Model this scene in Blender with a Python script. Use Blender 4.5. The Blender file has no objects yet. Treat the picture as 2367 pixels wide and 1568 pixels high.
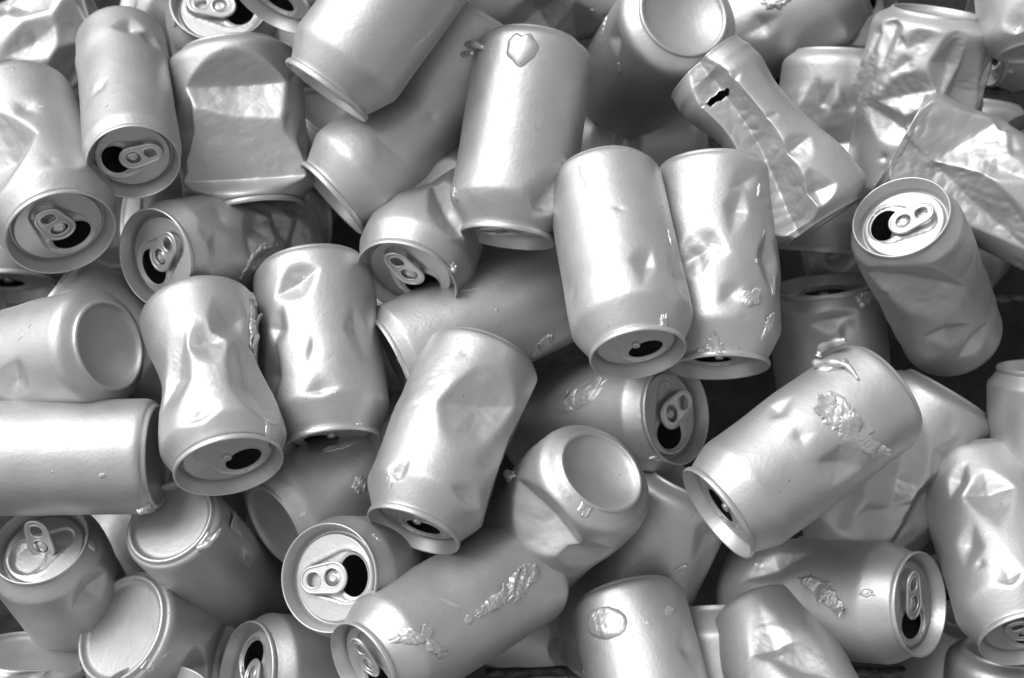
import bpy, math, random
import numpy as np
from mathutils import Vector, Matrix
from mathutils.geometry import delaunay_2d_cdt

# ------------------------------------------------------------------ camera, sky, sun
scene = bpy.context.scene
PITCH = math.radians(52.0)
DIST = 0.757
PW, PH = 2367.0, 1568.0            # the grid the photograph was measured on
LENS, SENSOR = 50.0, 36.0
X = np.array([1.0, 0.0, 0.0])
V = np.array([0.0, math.sin(PITCH), math.cos(PITCH)])
W = np.array([0.0, -math.cos(PITCH), math.sin(PITCH)])
O = np.array([0.0, 0.0, 0.5])
CAM = O + W * DIST

cam_data = bpy.data.cameras.new('camera')
cam = bpy.data.objects.new('camera', cam_data)
scene.collection.objects.link(cam)
cam.location = CAM
cam.rotation_euler = (math.radians(90) - PITCH, 0, 0)
cam_data.lens = LENS
cam_data.sensor_width = SENSOR
cam_data.clip_start = 0.02
cam_data.clip_end = 400
cam_data.dof.use_dof = True
cam_data.dof.focus_distance = DIST - 0.015
cam_data.dof.aperture_fstop = 6.3
scene.camera = cam

SUN_EL, SUN_AZ = math.radians(58), math.radians(-72)    # azimuth from +y (away from the camera), negative = to the left
world = bpy.data.worlds.new('World')
scene.world = world
world.use_nodes = True
wn = world.node_tree.nodes
wl = world.node_tree.links
bg = wn['Background']
sky = wn.new('ShaderNodeTexSky')
sky.sky_type = 'NISHITA'
sky.sun_disc = False
sky.sun_elevation = SUN_EL
sky.sun_rotation = SUN_AZ
sky.dust_density = 3.0
bw = wn.new('ShaderNodeRGBToBW')   # the photograph is black and white
wl.new(sky.outputs['Color'], bw.inputs['Color'])
wl.new(bw.outputs['Val'], bg.inputs['Color'])
bg.inputs['Strength'].default_value = 0.14

sun_data = bpy.data.lights.new('sun', 'SUN')
sun = bpy.data.objects.new('sun', sun_data)
scene.collection.objects.link(sun)
sun_data.energy = 1.2
sun_data.angle = math.radians(38)
sun_dir = Vector((math.sin(SUN_AZ) * math.cos(SUN_EL), math.cos(SUN_AZ) * math.cos(SUN_EL), math.sin(SUN_EL)))
sun.rotation_euler = (-sun_dir).to_track_quat('-Z', 'Y').to_euler()

scene.view_settings.view_transform = 'Standard'
scene.view_settings.look = 'None'
scene.view_settings.gamma = 1.0
scene.view_settings.use_curve_mapping = False
scene.view_settings.exposure = 0.98
scene.render.engine = 'CYCLES'
scene.cycles.max_bounces = 8
scene.cycles.glossy_bounces = 6
scene.cycles.diffuse_bounces = 4
scene.cycles.use_denoising = True

# ------------------------------------------------------------------ materials
def nodes_of(name):
    m = bpy.data.materials.new(name)
    m.use_nodes = True
    return m, m.node_tree.nodes, m.node_tree.links, m.node_tree.nodes['Principled BSDF']

def silver(name, base, rough, metal, peel, fleck, scale=1.0):
    m, n, l, p = nodes_of(name)
    tc = n.new('ShaderNodeTexCoord')
    oi = n.new('ShaderNodeObjectInfo')
    add = n.new('ShaderNodeVectorMath'); add.operation = 'ADD'
    mul = n.new('ShaderNodeMath'); mul.operation = 'MULTIPLY'; mul.inputs[1].default_value = 7.0
    l.new(oi.outputs['Random'], mul.inputs[0])
    l.new(tc.outputs['Object'], add.inputs[0]); l.new(mul.outputs[0], add.inputs[1])
    # worn tone: broad cloudy variation of the paint
    n1 = n.new('ShaderNodeTexNoise'); n1.inputs['Scale'].default_value = 38; n1.inputs['Detail'].default_value = 5
    l.new(add.outputs[0], n1.inputs['Vector'])
    r1 = n.new('ShaderNodeMapRange')
    r1.inputs['From Min'].default_value = 0.3; r1.inputs['From Max'].default_value = 0.7
    r1.inputs['To Min'].default_value = base * 0.9; r1.inputs['To Max'].default_value = base * 1.04
    l.new(n1.outputs['Fac'], r1.inputs['Value'])
    # tiny dark specks of dirt
    vo = n.new('ShaderNodeTexVoronoi'); vo.inputs['Scale'].default_value = 150
    l.new(add.outputs[0], vo.inputs['Vector'])
    sp = n.new('ShaderNodeMapRange'); sp.inputs['From Min'].default_value = 0.035; sp.inputs['From Max'].default_value = 0.07
    sp.inputs['To Min'].default_value = 1.0; sp.inputs['To Max'].default_value = 0.0
    l.new(vo.outputs['Distance'], sp.inputs['Value'])
    gate = n.new('ShaderNodeSeparateColor'); l.new(vo.outputs['Color'], gate.inputs['Color'])
    gt = n.new('ShaderNodeMath'); gt.operation = 'GREATER_THAN'; gt.inputs[1].default_value = 1.0 - fleck
    l.new(gate.outputs[0], gt.inputs[0])
    sm = n.new('ShaderNodeMath'); sm.operation = 'MULTIPLY'
    l.new(sp.outputs[0], sm.inputs[0]); l.new(gt.outputs[0], sm.inputs[1])
    mix = n.new('ShaderNodeMix'); mix.data_type = 'FLOAT'; mix.inputs[3].default_value = 0.10
    l.new(sm.outputs[0], mix.inputs[0]); l.new(r1.outputs[0], mix.inputs[2])
    l.new(mix.outputs[0], p.inputs['Base Color'])
    # roughness varies with handling
    n2 = n.new('ShaderNodeTexNoise'); n2.inputs['Scale'].default_value = 70; n2.inputs['Detail'].default_value = 6
    l.new(add.outputs[0], n2.inputs['Vector'])
    r2 = n.new('ShaderNodeMapRange')
    r2.inputs['From Min'].default_value = 0.3; r2.inputs['From Max'].default_value = 0.7
    r2.inputs['To Min'].default_value = rough - 0.05; r2.inputs['To Max'].default_value = rough + 0.06
    l.new(n2.outputs['Fac'], r2.inputs['Value']); l.new(r2.outputs[0], p.inputs['Roughness'])
    p.inputs['Metallic'].default_value = metal
    # sprayed paint: orange peel, grit and a few raised pimples
    n3 = n.new('ShaderNodeTexNoise'); n3.inputs['Scale'].default_value = 520 * scale; n3.inputs['Detail'].default_value = 3
    l.new(add.outputs[0], n3.inputs['Vector'])
    n4 = n.new('ShaderNodeTexNoise'); n4.inputs['Scale'].default_value = 130; n4.inputs['Detail'].default_value = 4
    l.new(add.outputs[0], n4.inputs['Vector'])
    v2 = n.new('ShaderNodeTexVoronoi'); v2.inputs['Scale'].default_value = 95
    l.new(add.outputs[0], v2.inputs['Vector'])
    s2 = n.new('ShaderNodeMapRange'); s2.inputs['From Min'].default_value = 0.03; s2.inputs['From Max'].default_value = 0.085
    s2.inputs['To Min'].default_value = 1.0; s2.inputs['To Max'].default_value = 0.0
    l.new(v2.outputs['Distance'], s2.inputs['Value'])
    g2 = n.new('ShaderNodeSeparateColor'); l.new(v2.outputs['Color'], g2.inputs['Color'])
    gt2 = n.new('ShaderNodeMath'); gt2.operation = 'GREATER_THAN'; gt2.inputs[1].default_value = 0.82
    l.new(g2.outputs[1], gt2.inputs[0])
    m2 = n.new('ShaderNodeMath'); m2.operation = 'MULTIPLY'
    l.new(s2.outputs[0], m2.inputs[0]); l.new(gt2.outputs[0], m2.inputs[1])
    a1 = n.new('ShaderNodeMath'); a1.operation = 'MULTIPLY_ADD'; a1.inputs[1].default_value = 0.35
    l.new(n3.outputs['Fac'], a1.inputs[0]); l.new(n4.outputs['Fac'], a1.inputs[2])
    a2 = n.new('ShaderNodeMath'); a2.operation = 'MULTIPLY_ADD'; a2.inputs[1].default_value = 1.1
    l.new(m2.outputs[0], a2.inputs[0]); l.new(a1.outputs[0], a2.inputs[2])
    b = n.new('ShaderNodeBump'); b.inputs['Strength'].default_value = peel; b.inputs['Distance'].default_value = 0.0006
    l.new(a2.outputs[0], b.inputs['Height']); l.new(b.outputs['Normal'], p.inputs['Normal'])
    return m

MAT_BODY = silver('silver_paint', 0.44, 0.49, 0.72, 0.34, 0.16)
MAT_LID = silver('silver_paint_lid', 0.46, 0.45, 0.70, 0.28, 0.2)
MAT_TAB = silver('silver_paint_tab', 0.54, 0.36, 0.72, 0.15, 0.0)
MAT_GLUE = silver('painted_glue', 0.48, 0.42, 0.66, 0.3, 0.05, 0.6)

def plain(name, c0, c1, rough, scale, bump=0.0, metal=0.0):
    m, n, l, p = nodes_of(name)
    tc = n.new('ShaderNodeTexCoord')
    no = n.new('ShaderNodeTexNoise'); no.inputs['Scale'].default_value = scale; no.inputs['Detail'].default_value = 8
    l.new(tc.outputs['Object'], no.inputs['Vector'])
    r = n.new('ShaderNodeMapRange'); r.inputs['From Min'].default_value = 0.3; r.inputs['From Max'].default_value = 0.7
    r.inputs['To Min'].default_value = c0; r.inputs['To Max'].default_value = c1
    l.new(no.outputs['Fac'], r.inputs['Value']); l.new(r.outputs[0], p.inputs['Base Color'])
    p.inputs['Roughness'].default_value = rough
    p.inputs['Metallic'].default_value = metal
    if bump:
        b = n.new('ShaderNodeBump'); b.inputs['Strength'].default_value = bump; b.inputs['Distance'].default_value = 0.01
        l.new(no.outputs['Fac'], b.inputs['Height']); l.new(b.outputs['Normal'], p.inputs['Normal'])
    return m

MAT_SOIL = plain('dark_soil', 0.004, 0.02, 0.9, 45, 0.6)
MAT_GROUND = plain('ground_earth', 0.02, 0.05, 0.9, 4, 0.4)
MAT_WIRE = plain('rusty_wire', 0.03, 0.14, 0.5, 160, 0.5, 0.6)

# ------------------------------------------------------------------ small maths
def nrm(a):
    return a / np.linalg.norm(a)

def sstep(a, b, x):
    t = np.clip((x - a) / (b - a), 0, 1)
    return t * t * (3 - 2 * t)

def softplus(x, s):
    return s * np.logaddexp(0.0, x / s)

def ray(px, py):
    k = SENSOR / LENS / PW
    return X * ((px - PW / 2) * k) - V * ((py - PH / 2) * k) - W

def at(px, py, w):
    """world point seen at photo position px, py, lying w mm in front of the heap's mean plane"""
    return CAM + ray(px, py) * (DIST - w * 0.001)

def vnoise(p, seed, freq):
    """cheap smooth 3-D value built of rotated sines; p is (n,3)"""
    r = np.random.RandomState(seed)
    out = np.zeros(len(p))
    for k in range(6):
        d = r.normal(size=3); d /= np.linalg.norm(d)
        out += np.sin(p @ d * freq * r.uniform(0.6, 1.7) + r.uniform(0, 6.28))
    return out / 3.0

# ------------------------------------------------------------------ mesh building
def make_mesh(name, verts, faces, mat, parent=None, smooth=True):
    me = bpy.data.meshes.new(name)
    me.from_pydata(verts.tolist() if hasattr(verts, 'tolist') else verts, [], faces)
    if smooth:
        me.polygons.foreach_set('use_smooth', np.ones(len(me.polygons), dtype=bool))
    me.materials.append(mat)
    me.update()
    o = bpy.data.objects.new(name, me)
    scene.collection.objects.link(o)
    if parent is not None:
        o.parent = parent
    return o

def grid_mesh(name, verts, nr, ns, mat, parent, cap_first=True, drop=None, cap_last=False):
    """fast ring grid: nr rings of ns points, closed around"""
    i = np.arange(nr - 1)[:, None] * ns
    j = np.arange(ns)[None, :]
    k = (j + 1) % ns
    q = np.stack([i + j, i + k, i + ns + k, i + ns + j], -1).reshape(-1, 4)
    if drop is not None:
        q = q[~drop[q].any(1)]
    nf = len(q)
    loops = q.ravel()
    starts = np.arange(nf) * 4
    totals = np.full(nf, 4)
    if cap_first:
        loops = np.concatenate([loops, np.arange(ns)[::-1]])
        starts = np.append(starts, nf * 4); totals = np.append(totals, ns); nf += 1
    if cap_last:
        loops = np.concatenate([loops, np.arange(ns) + (nr - 1) * ns])
        starts = np.append(starts, len(loops) - ns); totals = np.append(totals, ns); nf += 1
    me = bpy.data.meshes.new(name)
    me.vertices.add(len(verts)); me.vertices.foreach_set('co', np.ascontiguousarray(verts, dtype=np.float32).ravel())
    me.loops.add(len(loops)); me.loops.foreach_set('vertex_index', loops.astype(np.int32))
    me.polygons.add(nf)
    me.polygons.foreach_set('loop_start', starts.astype(np.int32))
    me.polygons.foreach_set('loop_total', totals.astype(np.int32))
    me.polygons.foreach_set('use_smooth', np.ones(nf, dtype=bool))
    me.materials.append(mat)
    me.update(calc_edges=True)
    me.validate()
    o = bpy.data.objects.new(name, me)
    scene.collection.objects.link(o)
    o.parent = parent
    return o

def catmull(pts, step):
    """smooth and resample a polyline (n,2)"""
    pts = np.asarray(pts, float)
    P = np.vstack([2 * pts[0] - pts[1], pts, 2 * pts[-1] - pts[-2]])
    out = []
    for i in range(1, len(P) - 2):
        p0, p1, p2, p3 = P[i - 1], P[i], P[i + 1], P[i + 2]
        # centripetal parametrisation keeps tight corners from overshooting
        d1 = max(np.linalg.norm(p1 - p0), 1e-6) ** .5; d2 = max(np.linalg.norm(p2 - p1), 1e-6) ** .5; d3 = max(np.linalg.norm(p3 - p2), 1e-6) ** .5
        t0, t1, t2, t3 = 0, d1, d1 + d2, d1 + d2 + d3
        n = max(2, int(np.ceil(np.linalg.norm(p2 - p1) / step)))
        for t in np.linspace(t1, t2, n, endpoint=False):
            a1 = (t1 - t) / (t1 - t0) * p0 + (t - t0) / (t1 - t0) * p1
            a2 = (t2 - t) / (t2 - t1) * p1 + (t - t1) / (t2 - t1) * p2
            a3 = (t3 - t) / (t3 - t2) * p2 + (t - t2) / (t3 - t2) * p3
            b1 = (t2 - t) / (t2 - t0) * a1 + (t - t0) / (t2 - t0) * a2
            b2 = (t3 - t) / (t3 - t1) * a2 + (t - t1) / (t3 - t1) * a3
            out.append((t2 - t) / (t2 - t1) * b1 + (t - t1) / (t2 - t1) * b2)
    out.append(pts[-1])
    return np.array(out)

def revolve(prof, ns):
    a = np.arange(ns) * 2 * math.pi / ns
    r, z = prof[:, 0][:, None], prof[:, 1][:, None]
    return np.stack([r * np.cos(a), r * np.sin(a), z + 0 * a], -1).reshape(-1, 3)

def tube(path, rad, closed, ns=8):
    """tube along path (n,3); returns verts, faces"""
    path = np.asarray(path, float); n = len(path)
    rad = np.broadcast_to(np.asarray(rad, float), (n,))
    if closed:
        t = np.roll(path, -1, 0) - np.roll(path, 1, 0)
    else:
        t = np.gradient(path, axis=0)
    t /= np.linalg.norm(t, axis=1)[:, None] + 1e-12
    ref = np.array([0.13, 0.21, 0.97])
    s = np.cross(t, ref); s /= np.linalg.norm(s, axis=1)[:, None] + 1e-12
    u = np.cross(s, t)
    a = np.arange(ns) * 2 * math.pi / ns
    v = path[:, None] + rad[:, None, None] * (np.cos(a)[None, :, None] * s[:, None] + np.sin(a)[None, :, None] * u[:, None])
    f = []
    for i in range(n if closed else n - 1):
        i2 = (i + 1) % n
        for j in range(ns):
            j2 = (j + 1) % ns
            f.append((i * ns + j, i2 * ns + j, i2 * ns + j2, i * ns + j2))
    if not closed:
        f.append(tuple(range(ns))); f.append(tuple((n - 1) * ns + j for j in reversed(range(ns))))
    return v.reshape(-1, 3), f

def join(*vf):
    vs, fs, o = [], [], 0
    for v, f in vf:
        vs.append(np.asarray(v, float)); fs += [tuple(i + o for i in g) for g in f]; o += len(v)
    return np.vstack(vs), fs

# ------------------------------------------------------------------ lid (unit: mm, rim radius 27, mouth towards +x)
def capsule_sdf(p, a, ra, b, rb):
    """distance to the hull of two circles on the x axis"""
    d = b - a
    s = np.sign(d); L = abs(d)
    q = np.stack([(p[:, 0] - a) * s, np.abs(p[:, 1])], 1)
    bb = (ra - rb) / L; aa = math.sqrt(1 - bb * bb)
    k = q[:, 0] * (-bb) + q[:, 1] * aa
    out = q[:, 0] * aa + q[:, 1] * bb - ra
    # rotate frame: q=(along, across)
    k = q[:, 1] * (-bb) + q[:, 0] * aa
    res = q[:, 1] * aa + q[:, 0] * bb - ra
    c1 = k < 0
    res[c1] = np.linalg.norm(q[c1], axis=1) - ra
    c2 = k > aa * L
    res[c2] = np.linalg.norm(q[c2] - np.array([L, 0]), axis=1) - rb
    return res

def capsule_loop(a, ra, b, rb, off, n=64):
    th = np.arange(n) * 2 * math.pi / n
    c = (a + b) / 2
    d = np.stack([np.cos(th), np.sin(th)], 1)
    lo = np.zeros(n); hi = np.full(n, 40.0)
    for _ in range(30):
        m = (lo + hi) / 2
        s = capsule_sdf(np.stack([c + d[:, 0] * m, d[:, 1] * m], 1), a, ra, b, rb) - off
        hi = np.where(s > 0, m, hi); lo = np.where(s > 0, lo, m)
    return np.stack([c + d[:, 0] * lo, d[:, 1] * lo], 1)

def ell(cx, ax, ay, n=44, off=0.0, p=2.0):
    th = np.arange(n) * 2 * math.pi / n
    c, s = np.cos(th), np.sin(th)
    return np.stack([cx + (ax + off) * np.sign(c) * np.abs(c) ** (2 / p), (ay + off) * np.sign(s) * np.abs(s) ** (2 / p)], 1)

def inside(poly, pts):
    x, y = pts[:, 0], pts[:, 1]
    r = np.zeros(len(pts), bool)
    n = len(poly)
    for i in range(n):
        x1, y1 = poly[i]; x2, y2 = poly[(i + 1) % n]
        c = ((y1 > y) != (y2 > y)) & (x < (x2 - x1) * (y - y1) / (y2 - y1 + 1e-12) + x1)
        r ^= c
    return r

def cdt(loops, extra, holes, outer):
    pts, edges = [], []
    for lp in loops:
        b = len(pts)
        pts += [Vector(p) for p in lp]
        edges += [(b + i, b + (i + 1) % len(lp)) for i in range(len(lp))]
    pts += [Vector(p) for p in extra]
    v, e, f, *_ = delaunay_2d_cdt(pts, edges, [], 0, 1e-5)
    v = np.array([(q[0], q[1]) for q in v])
    f = [tuple(g) for g in f]
    c = np.array([v[list(g)].mean(0) for g in f])
    keep = inside(outer, c)
    for h in holes:
        keep &= ~inside(h, c)
    return v, [f[i] for i in range(len(f)) if keep[i]]

TD = (7.2, 12.7, -11.0, 6.8)        # tear-shaped recess
MOUTH = (10.4, 8.2, 10.6)
PANEL_R = 21.0

def panel_z(p):
    s = capsule_sdf(p, *TD)
    z = -0.9 * sstep(0.5, -0.7, s) + 0.25 * np.exp(-((s - 0.9) / 0.6) ** 2)
    m = np.sqrt(((p[:, 0] - MOUTH[0]) / MOUTH[1]) ** 2 + (p[:, 1] / MOUTH[2]) ** 2)
    z += 0.45 * np.exp(-((m - 1.14) / 0.06) ** 2)
    r = np.hypot(p[:, 0], p[:, 1])
    z += 0.4 * np.exp(-(r / 4.5) ** 2)
    return z

def lid_template(opened):
    n = 96
    circ = ell(0, PANEL_R, PANEL_R, n)
    loops = [circ] + [capsule_loop(*TD, o) for o in (0.5, 0.1, -0.3, -0.7)]
    mouth = ell(MOUTH[0], MOUTH[1], MOUTH[2], 56)
    loops += [mouth] if opened else []
    g = np.arange(-20, 20.1, 1.25)
    gx, gy = np.meshgrid(g, g)
    ex = np.stack([gx.ravel() + 0.3 * (np.arange(len(g)) % 2)[:, None].repeat(len(g), 1).ravel(), gy.ravel()], 1)
    ex = ex[np.hypot(ex[:, 0], ex[:, 1]) < PANEL_R - 0.8]
    s = capsule_sdf(ex, *TD)
    ok = np.ones(len(ex), bool)
    for o in (0.5, 0.1, -0.3, -0.7):
        ok &= np.abs(s - o) > 0.3
    m = np.sqrt(((ex[:, 0] - MOUTH[0]) / MOUTH[1]) ** 2 + (ex[:, 1] / MOUTH[2]) ** 2)
    ok &= np.abs(m - 1) > 0.06
    ex = list(ex[ok]) + list(ell(MOUTH[0], MOUTH[1], MOUTH[2], 56, 0.7)) + list(ell(MOUTH[0], MOUTH[1], MOUTH[2], 56, 1.4))
    ex = np.array(ex); ex = ex[np.hypot(ex[:, 0], ex[:, 1]) < PANEL_R - 0.4]
    v, f = cdt(loops, ex, [mouth] if opened else [], circ)
    z = panel_z(v)
    if not opened:
        # scored but only cracked open: the tongue is pushed down along one side
        mm = np.sqrt(((v[:, 0] - MOUTH[0]) / MOUTH[1]) ** 2 + (v[:, 1] / MOUTH[2]) ** 2)
        z -= sstep(1.02, 0.9, mm) * (0.5 + 1.3 * np.clip((v[:, 0] - 4) / 14, 0, 1))
    panel = (np.stack([v[:, 0], v[:, 1], z - 6.4], 1), f)
    prof = catmull([(25.5, -4.4), (26.0, -3.5), (26.7, -3.1), (27.1, -2.0), (27.0, -0.5), (26.5, 0.0), (26.0, -0.25), (25.7, -1.0),
                    (24.3, -5.0), (23.4, -8.4), (23.0, -9.0), (22.5, -9.1), (22.0, -8.7), (21.7, -7.2), (21.4, -6.6), (21.0, -6.4)], 0.5)
    ns = n
    rv = revolve(prof, ns)
    rf = []
    for i in range(len(prof) - 1):
        for j in range(ns):
            k = (j + 1) % ns
            rf.append((i * ns + j, (i + 1) * ns + j, (i + 1) * ns + k, i * ns + k))
    parts = [panel, (rv, rf)]
    if opened:                      # rolled lip of the mouth
        lo = ell(MOUTH[0], MOUTH[1], MOUTH[2], 56)
        zz = panel_z(lo) - 6.4
        rings = []
        for off, dz in ((0, 0), (-0.25, -0.1), (-0.35, -0.4), (-0.2, -0.9)):
            q = ell(MOUTH[0], MOUTH[1], MOUTH[2], 56, off)
            rings.append(np.stack([q[:, 0], q[:, 1], zz + dz], 1))
        lv = np.vstack(rings); lf = []
        for i in range(3):
            for j in range(56):
                k = (j + 1) % 56
                lf.append((i * 56 + j, i * 56 + k, (i + 1) * 56 + k, (i + 1) * 56 + j))
        parts.append((lv, lf))
    return join(*parts)

def flap_template():
    """the pushed-in tongue, hinged by the rivet and hanging into the can"""
    lp = ell(0, MOUTH[1] - 0.4, MOUTH[2] - 0.4, 36)
    inner = ell(0, (MOUTH[1] - .4) * .55, (MOUTH[2] - .4) * .55, 18)
    v, f = cdt([lp, inner], [(0, 0)], [], lp)
    x = v[:, 0] + MOUTH[1]                      # distance from hinge
    a = math.radians(62)
    xx = MOUTH[0] - MOUTH[1] + 0.4 + x * math.cos(a)
    zz = -7.3 - x * math.sin(a) + 0.012 * x * x
    top = np.stack([xx, v[:, 1] * 0.97 + 1.2, zz], 1)
    return top, f

def tab_template():
    out = capsule_loop(0.2, 7.3, -10.8, 6.3, 0, 60)
    fh = ell(-10.6, 4.0, 4.1, 30, 0, 2.4)
    ih = ell(-0.2, 4.6, 4.9, 30)
    v, f = cdt([capsule_loop(0.2, 7.3, -10.8, 6.3, -0.3, 60), ell(-10.6, 4.0, 4.1, 30, .3, 2.4), ell(-0.2, 4.6, 4.9, 30, .3)],
               [], [ell(-10.6, 4.0, 4.1, 30, .3, 2.4), ell(-0.2, 4.6, 4.9, 30, .3)], capsule_loop(0.2, 7.3, -10.8, 6.3, -0.3, 60))
    top = np.stack([v[:, 0], v[:, 1], 0 * v[:, 0] + 0.35], 1)
    bot = np.stack([v[:, 0], v[:, 1], 0 * v[:, 0] - 0.35], 1)
    def ring(p, r):
        return tube(np.stack([p[:, 0], p[:, 1], 0 * p[:, 0]], 1), r, True, 10)
    # the rivet's tongue: a plate inside the inner hole joined to the nose
    isl = np.vstack([ell(0.0, 3.3, 3.3, 24)])
    isl[:, 0] = np.where(isl[:, 0] > 1.5, isl[:, 0] + 2.0 * (isl[:, 0] - 1.5), isl[:, 0])
    iv = np.vstack([np.stack([isl[:, 0], isl[:, 1], 0 * isl[:, 0] - 0.5], 1), np.stack([isl[:, 0], isl[:, 1], 0 * isl[:, 0] - 0.9], 1)])
    m = len(isl)
    jf = [tuple(range(m)), tuple(reversed(range(m, 2 * m)))] + [(j, j + m, (j + 1) % m + m, (j + 1) % m) for j in range(m)]
    return join((top, f), (bot, [tuple(reversed(g)) for g in f]), ring(out, 0.85), ring(fh, 0.62), ring(ih, 0.55), (iv, jf))

def rivet_template():
    prof = catmull([(2.3, -1.0), (2.3, 0.0), (2.1, 0.45), (1.7, 0.6), (1.2, 0.45), (0.6, 0.4), (0.05, 0.4)], 0.4)
    v = revolve(prof, 20); f = []
    for i in range(len(prof) - 1):
        for j in range(20):
            k = (j + 1) % 20
            f.append((i * 20 + j, i * 20 + k, (i + 1) * 20 + k, (i + 1) * 20 + j))
    return v, f

LID_OPEN, LID_SHUT, FLAP, TAB, RIVET = lid_template(True), lid_template(False), flap_template(), tab_template(), rivet_template()

# ------------------------------------------------------------------ cans
BASES = {
    'domed': ([(0.25, 9.2), (4, 9.0), (8, 8.4), (12, 7.3), (16, 5.7), (19, 4.2), (21, 2.9), (22.0, 1.8), (22.6, 0.5), (23.2, 0.05), (24.0, 0.0), (24.6, 0.35), (25.0, 1.3),
               (25.9, 2.1), (28.2, 3.6), (30.6, 5.4), (32.2, 7.6), (32.9, 10.4)], 14),
    'dished': ([(0.25, 4.4), (8, 4.3), (16, 4.0), (22, 3.7), (25.2, 3.4), (26.6, 2.2), (27.3, 0.6), (28.0, 0.05), (28.8, 0.05), (29.5, 0.6), (29.9, 1.9),
                (30.4, 2.7), (31.7, 3.5), (32.6, 5.2), (32.95, 7.5)], 11),
}

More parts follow.
